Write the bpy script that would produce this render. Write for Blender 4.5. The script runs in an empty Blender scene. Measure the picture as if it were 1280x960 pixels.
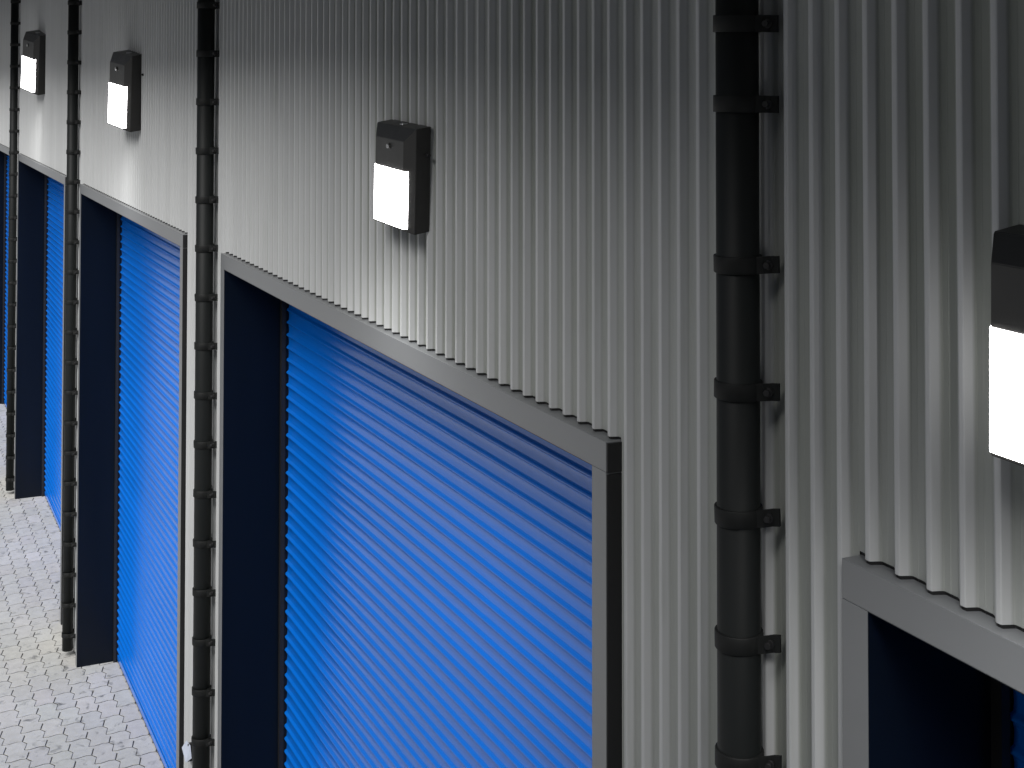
import bpy, bmesh, math, random
from mathutils import Vector, Matrix
random.seed(7)
R = math.radians
scene = bpy.context.scene
COL = scene.collection

# ------------------------------------------------------------------ helpers
def link_mesh(name, bm, mats, parent=None, smooth=False, loc=None):
    me = bpy.data.meshes.new(name)
    bm.normal_update()
    bm.to_mesh(me); bm.free()
    for m in (mats if isinstance(mats, (list, tuple)) else [mats]):
        me.materials.append(m)
    if smooth:
        for p in me.polygons: p.use_smooth = True
    o = bpy.data.objects.new(name, me)
    COL.objects.link(o)
    if parent: o.parent = parent
    if loc: o.location = loc
    return o

def empty(name, loc=(0, 0, 0)):
    o = bpy.data.objects.new(name, None)
    o.empty_display_size = .2
    o.location = loc
    COL.objects.link(o)
    return o

def tag(o, label=None, cat=None, group=None, kind=None):
    if label: o['label'] = label
    if cat: o['category'] = cat
    if group: o['group'] = group
    if kind: o['kind'] = kind
    return o

def copy_tree(o, parent=None):
    c = o.copy(); COL.objects.link(c)
    if parent: c.parent = parent
    for ch in list(o.children): copy_tree(ch, c)
    return c

def box(bm, x0, x1, y0, y1, z0, z1, mi=0, bevel=0.0):
    g = bmesh.ops.create_cube(bm, size=1.0)
    vs = g['verts']
    for v in vs:
        v.co = Vector(((x0+x1)/2 + v.co.x*(x1-x0), (y0+y1)/2 + v.co.y*(y1-y0), (z0+z1)/2 + v.co.z*(z1-z0)))
    fs = set(f for v in vs for f in v.link_faces)
    for f in fs: f.material_index = mi
    if bevel:
        es = list(set(e for v in vs for e in v.link_edges))
        bmesh.ops.bevel(bm, geom=es, offset=bevel, segments=2, affect='EDGES', profile=.6)

def cyl(bm, p0, p1, r, seg=24, cap=True, mi=0):
    p0 = Vector(p0); p1 = Vector(p1); d = (p1-p0); L = d.length; d.normalize()
    q = d.to_track_quat('Z', 'Y').to_matrix()
    rings = []
    for t in (0, L):
        rings.append([bm.verts.new(p0 + q @ Vector((r*math.cos(2*math.pi*i/seg), r*math.sin(2*math.pi*i/seg), t))) for i in range(seg)])
    for i in range(seg):
        j = (i+1) % seg
        f = bm.faces.new((rings[0][i], rings[0][j], rings[1][j], rings[1][i])); f.smooth = True; f.material_index = mi
    if cap:
        bm.faces.new(list(reversed(rings[0]))).material_index = mi
        bm.faces.new(rings[1]).material_index = mi

# ------------------------------------------------------------------ materials
def new_mat(name):
    m = bpy.data.materials.new(name); m.use_nodes = True
    nt = m.node_tree
    b = nt.nodes['Principled BSDF']
    return m, nt, b

def N(nt, typ, **kw):
    n = nt.nodes.new(typ)
    for k, v in kw.items(): setattr(n, k, v)
    return n

def painted(name, col, rough, var=.06, scale=(3, 3, 3), bump=0.0, bscale=400, spec=.5, rvar=.1, dirt=0.0, metallic=0.0):
    m, nt, b = new_mat(name)
    tc = N(nt, 'ShaderNodeTexCoord')
    mp = N(nt, 'ShaderNodeMapping'); mp.inputs['Scale'].default_value = scale
    nt.links.new(tc.outputs['Object'], mp.inputs['Vector'])
    no = N(nt, 'ShaderNodeTexNoise'); no.inputs['Scale'].default_value = 1.0; no.inputs['Detail'].default_value = 5
    nt.links.new(mp.outputs[0], no.inputs['Vector'])
    cr = N(nt, 'ShaderNodeValToRGB')
    cr.color_ramp.elements[0].position = .3; cr.color_ramp.elements[1].position = .7
    cr.color_ramp.elements[0].color = tuple(c*(1-var) for c in col) + (1,)
    cr.color_ramp.elements[1].color = tuple(min(1, c*(1+var)) for c in col) + (1,)
    nt.links.new(no.outputs['Fac'], cr.inputs[0])
    out = cr.outputs[0]
    if dirt:
        n2 = N(nt, 'ShaderNodeTexNoise'); n2.inputs['Scale'].default_value = 2.2; n2.inputs['Detail'].default_value = 8; n2.inputs['Roughness'].default_value = .7
        mp2 = N(nt, 'ShaderNodeMapping'); mp2.inputs['Scale'].default_value = (6, 6, .5)
        nt.links.new(tc.outputs['Object'], mp2.inputs['Vector']); nt.links.new(mp2.outputs[0], n2.inputs['Vector'])
        r2 = N(nt, 'ShaderNodeValToRGB'); r2.color_ramp.elements[0].position = .55; r2.color_ramp.elements[1].position = .8
        nt.links.new(n2.outputs['Fac'], r2.inputs[0])
        mu = N(nt, 'ShaderNodeMath', operation='MULTIPLY'); mu.inputs[1].default_value = dirt
        nt.links.new(r2.outputs[0], mu.inputs[0])
        mx = N(nt, 'ShaderNodeMixRGB'); mx.inputs[2].default_value = (col[0]*.55, col[1]*.58, col[2]*.5, 1)
        nt.links.new(mu.outputs[0], mx.inputs[0]); nt.links.new(out, mx.inputs[1]); out = mx.outputs[0]
    nt.links.new(out, b.inputs['Base Color'])
    mr = N(nt, 'ShaderNodeMapRange'); mr.inputs['To Min'].default_value = max(.02, rough-rvar); mr.inputs['To Max'].default_value = rough+rvar
    nt.links.new(no.outputs['Fac'], mr.inputs['Value']); nt.links.new(mr.outputs[0], b.inputs['Roughness'])
    b.inputs['Specular IOR Level'].default_value = spec
    b.inputs['Metallic'].default_value = metallic
    if bump:
        nb = N(nt, 'ShaderNodeTexNoise'); nb.inputs['Scale'].default_value = bscale; nb.inputs['Detail'].default_value = 3
        nt.links.new(tc.outputs['Object'], nb.inputs['Vector'])
        bp = N(nt, 'ShaderNodeBump'); bp.inputs['Strength'].default_value = bump; bp.inputs['Distance'].default_value = .002
        nt.links.new(nb.outputs['Fac'], bp.inputs['Height']); nt.links.new(bp.outputs[0], b.inputs['Normal'])
    return m

def groove_grime_shade(m):  # greenish grime in the grooves, darkened further to paint in their shade
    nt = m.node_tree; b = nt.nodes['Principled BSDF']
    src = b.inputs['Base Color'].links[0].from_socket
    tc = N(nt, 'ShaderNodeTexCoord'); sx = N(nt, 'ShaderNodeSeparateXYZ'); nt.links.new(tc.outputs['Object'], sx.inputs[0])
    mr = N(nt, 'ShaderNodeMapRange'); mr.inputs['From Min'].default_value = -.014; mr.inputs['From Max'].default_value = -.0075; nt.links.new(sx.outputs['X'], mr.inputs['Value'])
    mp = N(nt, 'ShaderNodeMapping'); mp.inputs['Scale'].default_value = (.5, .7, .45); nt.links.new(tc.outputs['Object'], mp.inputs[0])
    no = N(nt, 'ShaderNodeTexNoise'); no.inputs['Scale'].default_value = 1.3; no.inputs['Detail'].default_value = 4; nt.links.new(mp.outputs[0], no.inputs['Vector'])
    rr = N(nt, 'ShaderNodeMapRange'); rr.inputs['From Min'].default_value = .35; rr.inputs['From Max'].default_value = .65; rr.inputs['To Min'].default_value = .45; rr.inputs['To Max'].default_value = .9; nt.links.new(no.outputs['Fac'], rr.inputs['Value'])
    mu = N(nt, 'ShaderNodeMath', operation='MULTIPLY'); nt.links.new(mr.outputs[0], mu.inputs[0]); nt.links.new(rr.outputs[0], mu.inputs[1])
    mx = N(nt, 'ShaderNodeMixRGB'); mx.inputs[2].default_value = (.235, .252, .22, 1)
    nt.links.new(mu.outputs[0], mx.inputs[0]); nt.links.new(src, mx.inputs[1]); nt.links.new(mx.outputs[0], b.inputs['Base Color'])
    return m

M_CLAD = painted('cladding_paint', (.54, .552, .56), .58, spec=.3, var=.05, scale=(9, 9, .35), rvar=.08, dirt=.35)
groove_grime_shade(M_CLAD)
M_FRAME = painted('frame_paint', (.18, .188, .198), .33, var=.04, scale=(2, 2, 2), bump=.05, spec=.9, rvar=.05)
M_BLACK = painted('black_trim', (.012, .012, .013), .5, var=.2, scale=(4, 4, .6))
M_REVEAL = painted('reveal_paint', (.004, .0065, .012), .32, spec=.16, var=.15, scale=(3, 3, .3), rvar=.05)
M_BLUE = painted('shutter_blue', (.003, .18, .76), .19, var=.05, scale=(.6, .6, 5), rvar=.04, spec=.7)
M_PIPE = painted('pipe_plastic', (.009, .0108, .011), .55, spec=.3, var=.15, scale=(8, 8, .8), bump=.05, bscale=120)
M_CLAMP = painted('clamp_plastic', (.011, .012, .012), .6, spec=.25, var=.15, scale=(20, 20, 20))
M_LAMP = painted('lamp_bronze', (.021, .0205, .0195), .42, var=.12, scale=(20, 20, 20), bump=.15, bscale=700)
M_STEEL = painted('zinc_steel', (.45, .46, .47), .35, var=.1, scale=(40, 40, 40), metallic=.8)
M_PLATE = painted('pale_plate', (.55, .6, .72), .35, var=.06, scale=(30, 30, 30))
M_ROOF = painted('roof_sheet', (.10, .105, .11), .5, var=.1, scale=(1, 1, 1))
M_BED = painted('joint_sand', (.05, .049, .046), .95, var=.3, scale=(14, 14, 14))
M_ASPH = painted('yard_asphalt', (.43, .435, .44), .9, var=.15, scale=(2, 2, 2), bump=.4, bscale=120)

def lens_mat():
    m, nt, b = new_mat('lens_lit')
    b.inputs['Base Color'].default_value = (.9, .9, .9, 1)
    b.inputs['Roughness'].default_value = .35
    b.inputs['Emission Color'].default_value = (1, .98, .96, 1)
    b.inputs['Emission Strength'].default_value = LENS
    return m

def paver_mat():
    m, nt, b = new_mat('concrete_paver')
    tc = N(nt, 'ShaderNodeTexCoord')
    at = N(nt, 'ShaderNodeVertexColor', layer_name='tint')
    n1 = N(nt, 'ShaderNodeTexNoise'); n1.inputs['Scale'].default_value = 14; n1.inputs['Detail'].default_value = 8; n1.inputs['Roughness'].default_value = .65
    n2 = N(nt, 'ShaderNodeTexNoise'); n2.inputs['Scale'].default_value = 9; n2.inputs['Detail'].default_value = 6; n2.inputs['Roughness'].default_value = .6; n2.inputs['Distortion'].default_value = .6
    n3 = N(nt, 'ShaderNodeTexNoise'); n3.inputs['Scale'].default_value = 220; n3.inputs['Detail'].default_value = 3
    n4 = N(nt, 'ShaderNodeTexNoise'); n4.inputs['Scale'].default_value = .8; n4.inputs['Detail'].default_value = 4
    for n in (n1, n2, n3, n4): nt.links.new(tc.outputs['Object'], n.inputs['Vector'])
    cr = N(nt, 'ShaderNodeValToRGB')
    cr.color_ramp.elements[0].position = .3; cr.color_ramp.elements[0].color = (.49, .487, .475, 1)
    cr.color_ramp.elements[1].position = .7; cr.color_ramp.elements[1].color = (.60, .597, .585, 1)
    nt.links.new(n1.outputs['Fac'], cr.inputs[0])
    mul = N(nt, 'ShaderNodeMixRGB', blend_type='MULTIPLY'); mul.inputs[0].default_value = 1
    nt.links.new(cr.outputs[0], mul.inputs[1]); nt.links.new(at.outputs['Color'], mul.inputs[2])
    # scuffs and stains
    r2 = N(nt, 'ShaderNodeValToRGB'); r2.color_ramp.elements[0].position = .58; r2.color_ramp.elements[1].position = .72
    nt.links.new(n2.outputs['Fac'], r2.inputs[0])
    m2 = N(nt, 'ShaderNodeMath', operation='MULTIPLY'); m2.inputs[1].default_value = .9
    nt.links.new(r2.outputs[0], m2.inputs[0])
    mx = N(nt, 'ShaderNodeMixRGB'); mx.inputs[2].default_value = (.13, .135, .14, 1)
    nt.links.new(m2.outputs[0], mx.inputs[0]); nt.links.new(mul.outputs[0], mx.inputs[1])
    # fine aggregate speckle
    r3 = N(nt, 'ShaderNodeValToRGB'); r3.color_ramp.elements[0].position = .35; r3.color_ramp.elements[0].color = (.8, .8, .8, 1); r3.color_ramp.elements[1].position = .6; r3.color_ramp.elements[1].color = (1.05, 1.05, 1.05, 1)
    nt.links.new(n3.outputs['Fac'], r3.inputs[0])
    ms = N(nt, 'ShaderNodeMixRGB', blend_type='MULTIPLY'); ms.inputs[0].default_value = 1
    nt.links.new(mx.outputs[0], ms.inputs[1]); nt.links.new(r3.outputs[0], ms.inputs[2])
    r4 = N(nt, 'ShaderNodeValToRGB'); r4.color_ramp.elements[0].position = .35; r4.color_ramp.elements[0].color = (.94, .94, .92, 1); r4.color_ramp.elements[1].position = .65; r4.color_ramp.elements[1].color = (1.04, 1.04, 1.04, 1)
    nt.links.new(n4.outputs['Fac'], r4.inputs[0])
    m4 = N(nt, 'ShaderNodeMixRGB', blend_type='MULTIPLY'); m4.inputs[0].default_value = 1
    nt.links.new(ms.outputs[0], m4.inputs[1]); nt.links.new(r4.outputs[0], m4.inputs[2])
    nt.links.new(m4.outputs[0], b.inputs['Base Color'])
    b.inputs['Roughness'].default_value = .8
    bp = N(nt, 'ShaderNodeBump'); bp.inputs['Strength'].default_value = .35; bp.inputs['Distance'].default_value = .004
    nt.links.new(n1.outputs['Fac'], bp.inputs['Height']); nt.links.new(bp.outputs[0], b.inputs['Normal'])
    return m

# ------------------------------------------------------------------ tunables
LENS = 20.0
SUN_E, SUN_EL, SUN_AZ, SUN_ANGLE = 3.2, 42, 226, 38
SKY = .036
EXPO = 0.15
SHADE_X, SHADE_Y = 2.6, -.6
SPOT_W = 75.0
H, D = 5.0012, 1.77
YAW, TILT, ROLL, FPX, PY = .43790, .0269, .0011, 1739.45, 49.41
DOOR_TOP = 4.002            # underside of the lintel
LINTEL = .076
CREST = -.028               # outermost face of the corrugation
FRONT = -.050               # front of the door frames
REC = .290                  # shutter plane
WALL_TOP = 6.17
EAVE_X, EAVE_Z = -.95, 5.64
LEFTS = [2.102, 7.19, 12.351, 17.53, 22.69]     # far inner edge of each frame
RIGHTS = [-1.93, 3.185, 8.286, 13.444, 18.6]    # near inner edge
TRIM = .075
M_LENS = lens_mat()
M_PAVER = paver_mat()

# ------------------------------------------------------------------ camera
cd = bpy.data.cameras.new('camera'); cam = bpy.data.objects.new('camera', cd); COL.objects.link(cam)
fw = Vector((math.sin(YAW)*math.cos(TILT), math.cos(YAW)*math.cos(TILT), math.sin(TILT)))
rt = Vector((math.cos(YAW), -math.sin(YAW), 0)); up = rt.cross(fw)
r2 = rt*math.cos(ROLL)+up*math.sin(ROLL); u2 = up*math.cos(ROLL)-rt*math.sin(ROLL)
cam.matrix_world = Matrix(((r2.x, u2.x, -fw.x, -D), (r2.y, u2.y, -fw.y, 0), (r2.z, u2.z, -fw.z, H), (0, 0, 0, 1)))
cd.sensor_width = 36; cd.lens = FPX/1280*36
cd.shift_y = -(480-PY)/1280
cd.clip_start = .05; cd.clip_end = 2000
scene.camera = cam

# ------------------------------------------------------------------ the warehouse
ware = empty('warehouse', (0, 0, 0))
tag(ware, 'long warehouse front of light grey corrugated cladding with blue roller doors', 'warehouse')

PITCH = .084
# profile over one pitch, u measured towards the camera (-Y): (u, depth inwards from crest)
PROF = [(0, 0), (.0020, -.0004), (.010, -.0004), (.0125, .0010), (.0195, .0198), (.0220, .0218), (.034, .0220), (.036, .0208), (.0385, .0220), (.054, .0218), (.062, .0185), (.072, .0100), (.081, .0014)]
DOORS = list(zip(RIGHTS, LEFTS))
def zbase(y):
    for a, b in DOORS:
        if a-TRIM < y < b+TRIM: return DOOR_TOP+LINTEL
    return 0.0
def profile_points(y0, y1):
    n0 = int(y0/PITCH)-2; n1 = int(y1/PITCH)+3
    pts = []
    for n in range(n1, n0, -1):
        for u, d in PROF: pts.append((n*PITCH+.033-u, CREST+d))
    out = []
    edges = sorted([e for a, b in DOORS for e in (a-TRIM, b+TRIM)] + [y0, y1], reverse=True)
    for i in range(len(pts)-1):
        (ya, xa), (yb, xb) = pts[i], pts[i+1]
        out.append((ya, xa))
        for e in edges:
            if yb < e < ya:
                t = (ya-e)/(ya-yb); out.append((e, xa+t*(xb-xa)))
    return [p for p in out if y0-1e-6 <= p[0] <= y1+1e-6]
PP = profile_points(-2.6, 27.0)
GAP = .007
def sheet(z_lo, z_hi, inset=0.0):
    bm = bmesh.new()
    for i in range(len(PP)-1):
        (ya, xa), (yb, xb) = PP[i], PP[i+1]
        zb = z_lo(.5*(ya+yb)); zt = z_hi(.5*(ya+yb))
        if zt-zb < 1e-4: continue
        zs = [zb, zt]
        vs = [bm.verts.new((xa+inset, ya, zs[0])), bm.verts.new((xb+inset, yb, zs[0])), bm.verts.new((xb+inset, yb, zs[1])), bm.verts.new((xa+inset, ya, zs[1]))]
        bm.faces.new(vs)
    bmesh.ops.remove_doubles(bm, verts=bm.verts, dist=1e-5)
    return bm
clad = link_mesh('cladding', sheet(lambda y: (zbase(y)+GAP) if zbase(y) else .03, lambda y: WALL_TOP), M_CLAD, ware)
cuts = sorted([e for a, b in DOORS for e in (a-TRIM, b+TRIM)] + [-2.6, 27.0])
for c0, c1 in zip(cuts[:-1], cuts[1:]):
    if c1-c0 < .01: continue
    link_mesh('gap_shadow_strip', sheet(lambda y: (zbase(y) if zbase(y) else .0) if c0 < y < c1 else 1, lambda y: ((zbase(y)+GAP) if zbase(y) else .03) if c0 < y < c1 else 1, .003), M_BLACK, clad)  # black strip standing in for the shadow in the gap below the sheets
# solid wall body behind the sheets
def one_box(name, mat, parent, *a, bevel=0.0):
    bm = bmesh.new(); box(bm, *a, bevel=bevel)
    return link_mesh(name, bm, mat, parent)
prev = 27.0
for a, b in reversed(DOORS):
    one_box('wall_pier', M_BLACK, ware, .02, .36, b+TRIM*.3, prev, 0, DOOR_TOP-.01)
    prev = a-TRIM*.3
one_box('wall_pier', M_BLACK, ware, .02, .36, -2.6, prev, 0, DOOR_TOP-.01)
one_box('upper_wall', M_BLACK, ware, .02, .36, -2.6, 27, DOOR_TOP+LINTEL+.01, WALL_TOP)
one_box('inner_wall', M_BLACK, ware, .37, .6, -2.6, 27, 0, WALL_TOP)
# roof; its unseen sloping overhang is added and shaped to shade the wall top
bm = bmesh.new()
prof_r = [(EAVE_X, EAVE_Z), (.02, EAVE_Z+.53), (9, EAVE_Z+3.2), (9, EAVE_Z+3.4), (EAVE_X, EAVE_Z+.16)]
r0 = [bm.verts.new((x, -2.8, z)) for x, z in prof_r]; r1 = [bm.verts.new((x, 40.0, z)) for x, z in prof_r]
for i in range(5):
    jn = (i+1) % 5; bm.faces.new((r0[i], r0[jn], r1[jn], r1[i]))
bm.faces.new(r0); bm.faces.new(r1[::-1])
bmesh.ops.recalc_face_normals(bm, faces=bm.faces)
roof = link_mesh('roof', bm, M_ROOF, ware)

# roller doors
def slat_curtain(y0, y1, tip):
    pitch = .0655
    prof = [(0, .0), (.004, .0085), (.009, .0125), (.013, .0128), (.0175, .0085), (.020, .0035), (.024, .0010), (.034, -.0016), (.048, -.0022), (.058, -.0012), (.0645, .0)]
    bm = bmesh.new()
    z = tip+.011+pitch; prev = None
    zmin = .06
    while z > zmin:
        for dz, out in prof:
            zz = z-dz
            if zz < zmin: break
            a = bm.verts.new((REC-out, y0, zz)); b = bm.verts.new((REC-out, y1, zz))
            if prev:
                f = bm.faces.new((prev[0], prev[1], b, a)); f.smooth = True
            prev = (a, b)
        z -= pitch
    return bm
door_words = ['fifth', 'fourth', 'third', 'second', 'first']
for k, (a, b) in enumerate(DOORS):
    cur = link_mesh('roller_door', slat_curtain(a+.02, b-.02, 4.014 if k == 0 else 4.0365), M_BLUE, ware)
    # front frame: two upright trims and a lintel (butted), flat grey faces
    XB = CREST+.026
    one_box('upright_trim', M_FRAME, cur, FRONT, XB, a-TRIM, a, 0, DOOR_TOP-.0004, bevel=.0008)
    one_box('upright_trim', M_FRAME, cur, FRONT, XB, b, b+TRIM, 0, DOOR_TOP-.0004, bevel=.0008)
    one_box('lintel', M_FRAME, cur, FRONT, XB, a-TRIM, b+TRIM, DOOR_TOP, DOOR_TOP+LINTEL, bevel=.002)
    # black edge strips on the outer side faces of the frame
    one_box('edge_strip', M_BLACK, cur, FRONT+.001, .010, a-TRIM-.004, a-TRIM-.0005, 0, DOOR_TOP-.006)
    one_box('edge_strip', M_BLACK, cur, FRONT+.001, .010, a-TRIM-.0055, a-TRIM-.0005, DOOR_TOP-.001, DOOR_TOP+LINTEL-.003)
    # deep black reveal (two jambs and a soffit)
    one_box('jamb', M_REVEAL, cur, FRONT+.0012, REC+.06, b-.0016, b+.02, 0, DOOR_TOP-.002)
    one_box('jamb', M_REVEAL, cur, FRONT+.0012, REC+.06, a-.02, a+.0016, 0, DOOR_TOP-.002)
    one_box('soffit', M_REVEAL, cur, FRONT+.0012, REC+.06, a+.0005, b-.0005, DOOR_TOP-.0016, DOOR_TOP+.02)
    for s, e in ((-1, b), (1, a)):
        bm = bmesh.new()
        y0, y1 = sorted((e+s*.001, e+s*.030)); yi = sorted((e+s*.001, e+s*.014))
        ring = [(REC-.040, e+s*.001), (REC-.040, e+s*.030), (REC-.018, e+s*.030), (REC-.018, e+s*.014), (REC+.05, e+s*.014), (REC+.05, e+s*.001)]
        lo = [bm.verts.new((x, y, 0)) for x, y in ring]; hi = [bm.verts.new((x, y, DOOR_TOP-.003)) for x, y in ring]
        for i in range(6):
            jn = (i+1) % 6; bm.faces.new((lo[i], lo[jn], hi[jn], hi[i]))
        bm.faces.new(hi); bm.faces.new(lo[::-1])
        bmesh.ops.recalc_face_normals(bm, faces=bm.faces)
        link_mesh('guide_rail', bm, M_BLACK, cur)
    bm = bmesh.new()
    box(bm, REC-.006, REC+.02, a+.02, b-.02, .012, .058, bevel=.003)
    box(bm, REC-.004, REC+.014, a+.02, b-.02, .0, .012, mi=1)
    link_mesh('bottom_bar', bm, [M_BLUE, M_BLACK], cur)

# ------------------------------------------------------------------ drainpipes
PIPE_X = -.086
PIPE_R = .0455
def pipe_mesh():
    bm = bmesh.new()
    cyl(bm, (0, 0, .05), (0, 0, 6.14), PIPE_R, 32)
    return bm
def clamp_mesh():
    bm = bmesh.new()
    hh = .018; r = PIPE_R+.0055; seg = 28
    # collar (hollow band)
    ring = []
    for i in range(seg):
        c, s = math.cos(2*math.pi*i/seg), math.sin(2*math.pi*i/seg)
        ring.append([bm.verts.new((rr*c, rr*s, z)) for rr, z in ((PIPE_R-.001, -hh), (r-.001, -hh), (r, -hh+.0015), (r, hh-.0015), (r-.001, hh), (PIPE_R-.001, hh))])
    for i in range(seg):
        p, q = ring[i], ring[(i+1) % seg]
        for j in range(5):
            f = bm.faces.new((p[j], q[j], q[j+1], p[j+1])); f.smooth = (j == 2)
    # ears on both sides, standing in the wall plane, bent back to the sheet
    for s in (-1, 1):
        x0 = .016
        pts = [(.010, .040), (.012, .050), (.026, .055), (.044, .058), (.056, .066)] if s < 0 else [(.010, .040), (.014, .052), (.030, .058), (.050, .060), (.056, .066)]
        th = .006
        prev = None
        for x, y in pts:
            cur = [bm.verts.new((x, s*y, -hh)), bm.verts.new((x+th, s*(y-.003), -hh)), bm.verts.new((x+th, s*(y-.003), hh)), bm.verts.new((x, s*y, hh))]
            if prev:
                for i in range(4):
                    j = (i+1) % 4
                    bm.faces.new((prev[i], prev[j], cur[j], cur[i]))
            else: bm.faces.new(cur)
            prev = cur
        bm.faces.new(list(reversed(prev)))
    bmesh.ops.recalc_face_normals(bm, faces=bm.faces)
    return bm
def bolt_mesh():
    bm = bmesh.new()
    cyl(bm, (.040, -.052, 0), (.026, -.063, 0), .007, 6)
    cyl(bm, (.042, -.051, 0), (.034, -.0575, 0), .010, 16)
    return bm
STD = [5.385+.2602*3-.2602*k for k in range(0, 25)]
NEAR = [6.16, 5.9, 5.64, 5.38, 5.114, 4.943, 4.61, 4.347, 4.084, 3.825, 3.58] + [3.58-.2602*k for k in range(1, 14)]
proto_clamp = proto_bolt = None
def drainpipe(y, zs, label):
    global proto_clamp, proto_bolt
    root = empty('drainpipe', (PIPE_X, y, 0))
    tag(root, label, 'drainpipe', 'drainpipes along the warehouse wall')
    if proto_clamp is None:
        p = link_mesh('pipe', pipe_mesh(), M_PIPE, root)
        drainpipe.pipe = p
    else:
        p = drainpipe.pipe.copy(); COL.objects.link(p); p.parent = root
    for z in zs:
        if not (.08 < z < 6.3): continue
        if proto_clamp is None:
            c = link_mesh('clamp', clamp_mesh(), M_CLAMP, root); proto_clamp = c
            bo = link_mesh('bolt', bolt_mesh(), M_BLACK, c); proto_bolt = bo
        else:
            c = proto_clamp.copy(); COL.objects.link(c); c.parent = root
            bo = proto_bolt.copy(); COL.objects.link(bo); bo.parent = c
        c.location = (0, 0, z+random.uniform(-.002, .002)); c.rotation_euler = (random.uniform(-.01, .01), random.uniform(-.03, .03), random.uniform(-.02, .02))
    return root
drainpipe(2.4706, NEAR, 'broad black drainpipe nearest the viewer, between the right-hand door and the big middle door')
drainpipe(7.4811, STD, 'black drainpipe along the left edge of the big middle door, reaching below the picture')
drainpipe(12.64, STD, 'black drainpipe whose foot ends on the paving beside the open black door reveal')
drainpipe(17.77, STD, 'thinnest and farthest black drainpipe, left of the farthest lit wall lamp')

# ------------------------------------------------------------------ wall lamps
def lamp(Y, Z, W, Hh, d, yaw, roll, label, cham=.054):
    s = Hh/.3576
    root = empty('wall_lamp', (CREST, Y, Z))
    tag(root, label, 'wall lamp', 'wall lamps above the roller doors')
    w, h = W/2, Hh/2
    cham *= s; cz = .042*s; dep = .025*s; cb = .014*s
    def P(u, n, z):
        return Vector((-n, -u, z-.17*n))
    bm = bmesh.new()
    A = [bm.verts.new(P(*c)) for c in ((-w, -.002-2*w*math.sin(yaw), -h), (w, -.0015, -h), (w, -.0015, h), (-w, -.002-2*w*math.sin(yaw), h))]
    B = [bm.verts.new(P(*c)) for c in ((-w, d, -h), (w, d, -h), (w, d, h), (-w, d, h))]
    Cc = [bm.verts.new(P(*c)) for c in ((-w+cham, d+dep, -h+cb), (w-cham, d+dep, -h+cb), (w-cham, d+dep, h-cz), (-w+cham, d+dep, h-cz))]
    for X, Yy in ((A, B), (B, Cc)):
        for i in range(4):
            j = (i+1) % 4
            bm.faces.new((X[i], X[j], Yy[j], Yy[i]))
    bm.faces.new(Cc); bm.faces.new(list(reversed(A)))
    bmesh.ops.recalc_face_normals(bm, faces=bm.faces)
    bmesh.ops.bevel(bm, geom=[e for e in bm.edges], offset=.0013*s, segments=2, affect='EDGES')
    hs = link_mesh('housing', bm, M_LAMP, root)
    # lens: wraps the front and a bit of both side chamfers
    zt, zb = .036*s, -h+.020*s
    wrap = .42
    def Q(side, t, off, z):      # t 0 at front edge .. 1 at box edge
        return P(side*(w-cham+cham*t), d+dep-dep*t+off, z)
    prof = [(-1, wrap, -.002), (-1, wrap, .002), (-1, .05, .003), (1, .05, .003), (1, wrap, .002), (1, wrap, -.002)]
    bm = bmesh.new()
    lo = [bm.verts.new(Q(sd, t, o*s, zb)) for sd, t, o in prof]
    hi = [bm.verts.new(Q(sd, t, o*s, zt)) for sd, t, o in prof]
    for i in range(len(prof)-1): bm.faces.new((lo[i], lo[i+1], hi[i+1], hi[i]))
    bm.faces.new(hi); bm.faces.new(list(reversed(lo)))
    bmesh.ops.recalc_face_normals(bm, faces=bm.faces)
    link_mesh('lens', bm, M_LENS, root)
    # light sensor eye, top plug, side screw
    bm = bmesh.new()
    p = P(0, d+dep, .112*s)
    cyl(bm, p+Vector((.002, 0, 0)), p+Vector((-.004*s, 0, 0)), .011*s, 20)
    cyl(bm, p+Vector((-.003*s, 0, 0)), p+Vector((-.009*s, 0, 0)), .0075*s, 20, mi=1)
    link_mesh('sensor_eye', bm, [M_LAMP, M_STEEL], root)
    bm = bmesh.new()
    p = P(0, d*.45, h)
    cyl(bm, p-Vector((0, 0, .004)), p+Vector((0, 0, .0022*s)), .015*s, 20)
    link_mesh('top_plug', bm, M_STEEL, root)
    bm = bmesh.new()
    p = P(w, .012*s, .085*s)
    cyl(bm, p+Vector((0, .003, 0)), p+Vector((0, -.022*s, 0)), .006*s, 12)
    link_mesh('side_screw', bm, M_BLACK, root)
    root.rotation_euler = (Matrix.Rotation(yaw, 4, 'Z') @ Matrix.Rotation(roll, 4, 'X')).to_euler()
    # the light the lens throws
    ld = bpy.data.lights.new('lamp_light', 'SPOT'); ld.energy = SPOT_W; ld.spot_size = R(178); ld.spot_blend = 1.0
    ld.shadow_soft_size = .16; ld.color = (1, .985, .96)
    lo_ = bpy.data.objects.new('lamp_light', ld); COL.objects.link(lo_)
    lo_.location = (CREST-d-dep-.26, Y, Z-.07*s)
    lo_.rotation_euler = Vector((-.5, 0, -.65)).to_track_quat('-Z', 'Y').to_euler()
    return root
lamp(1.742-.19, 4.572, .38, .368, .054, 0.0, .012, 'wall lamp cut off by the right edge of the picture, above the dark right-hand door', .02)
lamp(4.567, 4.663, .377, .3553, .0511, .0123, .0373, 'lit wall lamp above the big middle roller door, facing the yard')
lamp(9.979, 4.913, .5363, .5212, .0858, .0769, .0674, 'lit wall lamp between the second and third drainpipes from the left', .042)
lamp(15.492, 5.1615, .6361, .621, .1003, .1185, .0947, 'farthest lit wall lamp, close to the thin leftmost drainpipe', .042)

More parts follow.
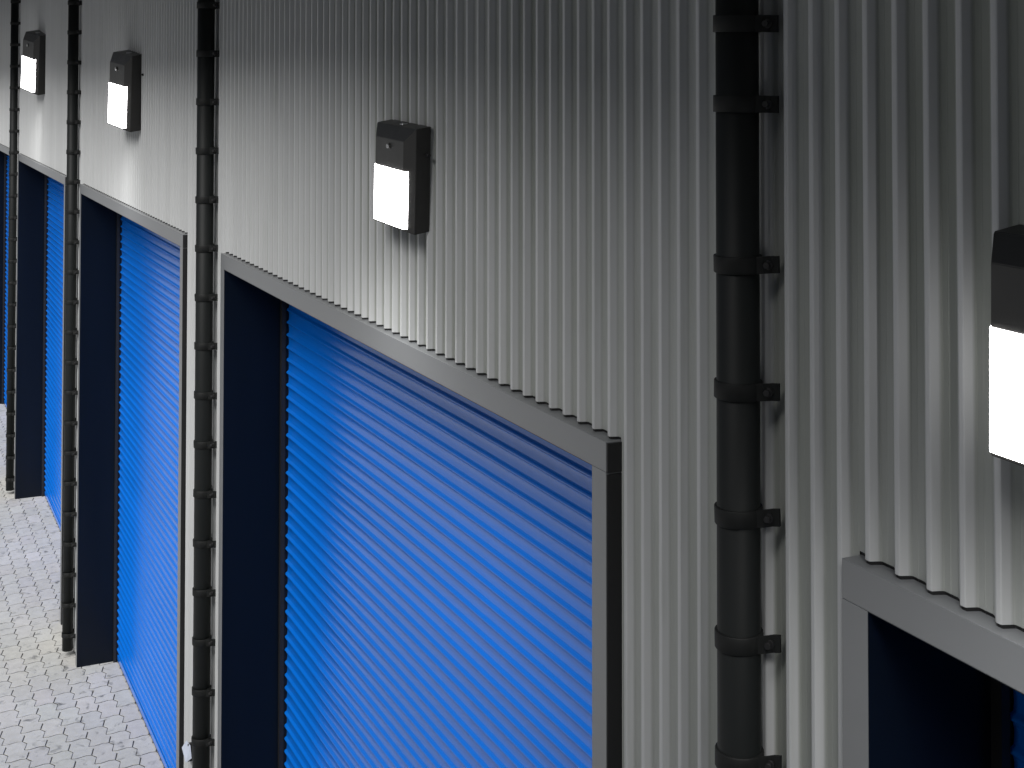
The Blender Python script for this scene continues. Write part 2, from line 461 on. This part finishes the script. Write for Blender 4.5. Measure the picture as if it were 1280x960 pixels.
# small pale plate beside the second drainpipe
yb = 7.97
br = empty('wall_bracket', (CREST, yb, 1.20))
tag(br, 'small pale tilted metal plate on the wall ribs beside a black drainpipe near the bottom', 'bracket')
bm = bmesh.new()
vs0 = [(-.050, .03, .012), (-.026, .02, .052), (-.008, .0, .028), (-.004, -.015, -.036), (-.036, -.01, -.056)]
f0 = [bm.verts.new(v) for v in vs0]; f1 = [bm.verts.new((x+.001, y+.005, z)) for x, y, z in vs0]
bm.faces.new(f0); bm.faces.new(list(reversed(f1)))
for i in range(5):
    j = (i+1) % 5; bm.faces.new((f0[i], f0[j], f1[j], f1[i]))
bmesh.ops.recalc_face_normals(bm, faces=bm.faces)
link_mesh('plate', bm, M_PLATE, br)
bm = bmesh.new()
box(bm, -.022, .012, .006, .03, -.062, .036, bevel=.004)
link_mesh('base', bm, M_BLACK, br)

# unseen block added beside the yard to keep the near end in shade
M_RENDER = painted('shade_block_render', (.30, .30, .30), .85, var=.15, scale=(1, 1, 1))
nb = empty('shade_block', (-8, -6, 0))
tag(nb, 'plain grey block added out of view to shade the near end of the wall', 'shade block')
one_box('wall', M_RENDER, nb, -4, 8-SHADE_X, -9, 6+SHADE_Y, 0, 9)
one_box('roof', M_ROOF, nb, -4.3, 8.2-SHADE_X, -9.3, 6.2+SHADE_Y, 9.004, 9.3)

# ------------------------------------------------------------------ ground
bm = bmesh.new()
s = 600
vs = [bm.verts.new(v) for v in ((-s, -s, -.012), (s, -s, -.012), (s, s, -.012), (-s, s, -.012))]
bm.faces.new(vs)
tag(link_mesh('ground', bm, M_ASPH), kind='structure')
PX, PL = .147, .29
bm = bmesh.new()
col = bm.loops.layers.float_color.new('tint')
amp, JX, JY = .0135, .0034, .0060
def off(y):                     # zigzag of the long joints, period PL/2
    t = (y/(PL/2)) % 1.0
    return amp*(1-4*t) if t < .5 else amp*(-1+4*(t-.5))
def offs(t):                    # asymmetric zigzag: long gentle leg, short steep return
    t %= 1.0
    return amp*(-1+2*t/.68) if t < .68 else amp*(1-2*(t-.68)/.32)
def paving(x0, x1, y0, y1):
    nx0, nx1 = int(math.floor(x0/PX)), int(math.ceil(x1/PX))
    for ix in range(nx0, nx1):
        st = (ix % 2)*PL/2
        ny0, ny1 = int((y0)/PL), int(y1/PL)
        for iy in range(ny0, ny1):
            ya = iy*PL+st
            L, Rr = [], []
            for q in (0, .34, .5, .84, 1.0):
                yy = ya+q*PL
                o = offs(yy/(PL/2))
                L.append((ix*PX+o, yy)); Rr.append(((ix+1)*PX+o, yy))
            def mid(p, q, sgn):
                out = []
                for t, dv in ((.25, .008), (.5, .0), (.75, -.008)):
                    out.append((p[0]+(q[0]-p[0])*t, p[1]+(q[1]-p[1])*t+dv))
                return out
            poly = Rr[:] + mid(Rr[-1], L[-1], 1)[:] + L[::-1] + mid(Rr[0], L[0], 1)[::-1]
            cx = (ix+.5)*PX; cy = ya+PL/2
            if cx > .42: continue
            dz = random.gauss(0, .0003)
            tx, ty = random.gauss(0, .0025), random.gauss(0, .002)
            def ins(p, k, z):
                dx, dy = p[0]-cx, p[1]-cy
                return (p[0]-math.copysign(min(k, abs(dx)), dx), p[1]-math.copysign(min(k+JY-JX, abs(dy)), dy), z+dz+dx*tx+dy*ty)
            base = [bm.verts.new(ins(p, JX, -.010)) for p in poly]
            e1 = [bm.verts.new(ins(p, JX, -.0012)) for p in poly]
            e2 = [bm.verts.new(ins(p, JX+.0010, .0)) for p in poly]
            fs = [bm.faces.new(e2)]
            n = len(poly)
            for A_, B_ in ((base, e1), (e1, e2)):
                for i in range(n):
                    j = (i+1) % n
                    fs.append(bm.faces.new((A_[i], A_[j], B_[j], B_[i])))
            g = random.gauss(1, .035)
            tint = (g*random.gauss(1, .008), g, g*random.gauss(1, .012), 1)
            for f in fs:
                for lp in f.loops: lp[col] = tint
paving(-7.0, .5, 4.5, 30)
o = link_mesh('paving', bm, M_PAVER); tag(o, kind='structure')
bm = bmesh.new()
vs = [bm.verts.new(v) for v in ((-7.05, 4.4, -.0028), (.5, 4.4, -.0028), (.5, 30.1, -.0028), (-7.05, 30.1, -.0028))]
bm.faces.new(vs)
tag(link_mesh('paving_bed', bm, M_BED), kind='structure')

# ------------------------------------------------------------------ light
w = bpy.data.worlds.new('World'); scene.world = w; w.use_nodes = True
nt = w.node_tree
bg = nt.nodes['Background']
sk = nt.nodes.new('ShaderNodeTexSky'); sk.sky_type = 'NISHITA'; sk.sun_disc = False
sk.sun_elevation = R(SUN_EL); sk.sun_rotation = R(SUN_AZ)
sk.dust_density = 3.0; sk.air_density = 1.0; sk.ozone_density = .5
hs = nt.nodes.new('ShaderNodeHueSaturation'); hs.inputs['Saturation'].default_value = .55
nt.links.new(sk.outputs[0], hs.inputs['Color']); nt.links.new(hs.outputs[0], bg.inputs[0]); bg.inputs[1].default_value = SKY
sd = bpy.data.lights.new('sun', 'SUN'); sd.energy = SUN_E; sd.angle = R(SUN_ANGLE); sd.color = (1, .985, .96)
so = bpy.data.objects.new('sun', sd); COL.objects.link(so)
az = R(SUN_AZ)                                   # compass: 0 = +Y, clockwise towards +X
dirv = Vector((math.sin(az)*math.cos(R(SUN_EL)), math.cos(az)*math.cos(R(SUN_EL)), math.sin(R(SUN_EL))))
so.rotation_euler = (-dirv).to_track_quat('-Z', 'Y').to_euler()

scene.view_settings.view_transform = 'Standard'
scene.view_settings.look = 'None'
scene.view_settings.exposure = EXPO
scene.view_settings.gamma = 1
scene.view_settings.use_curve_mapping = False
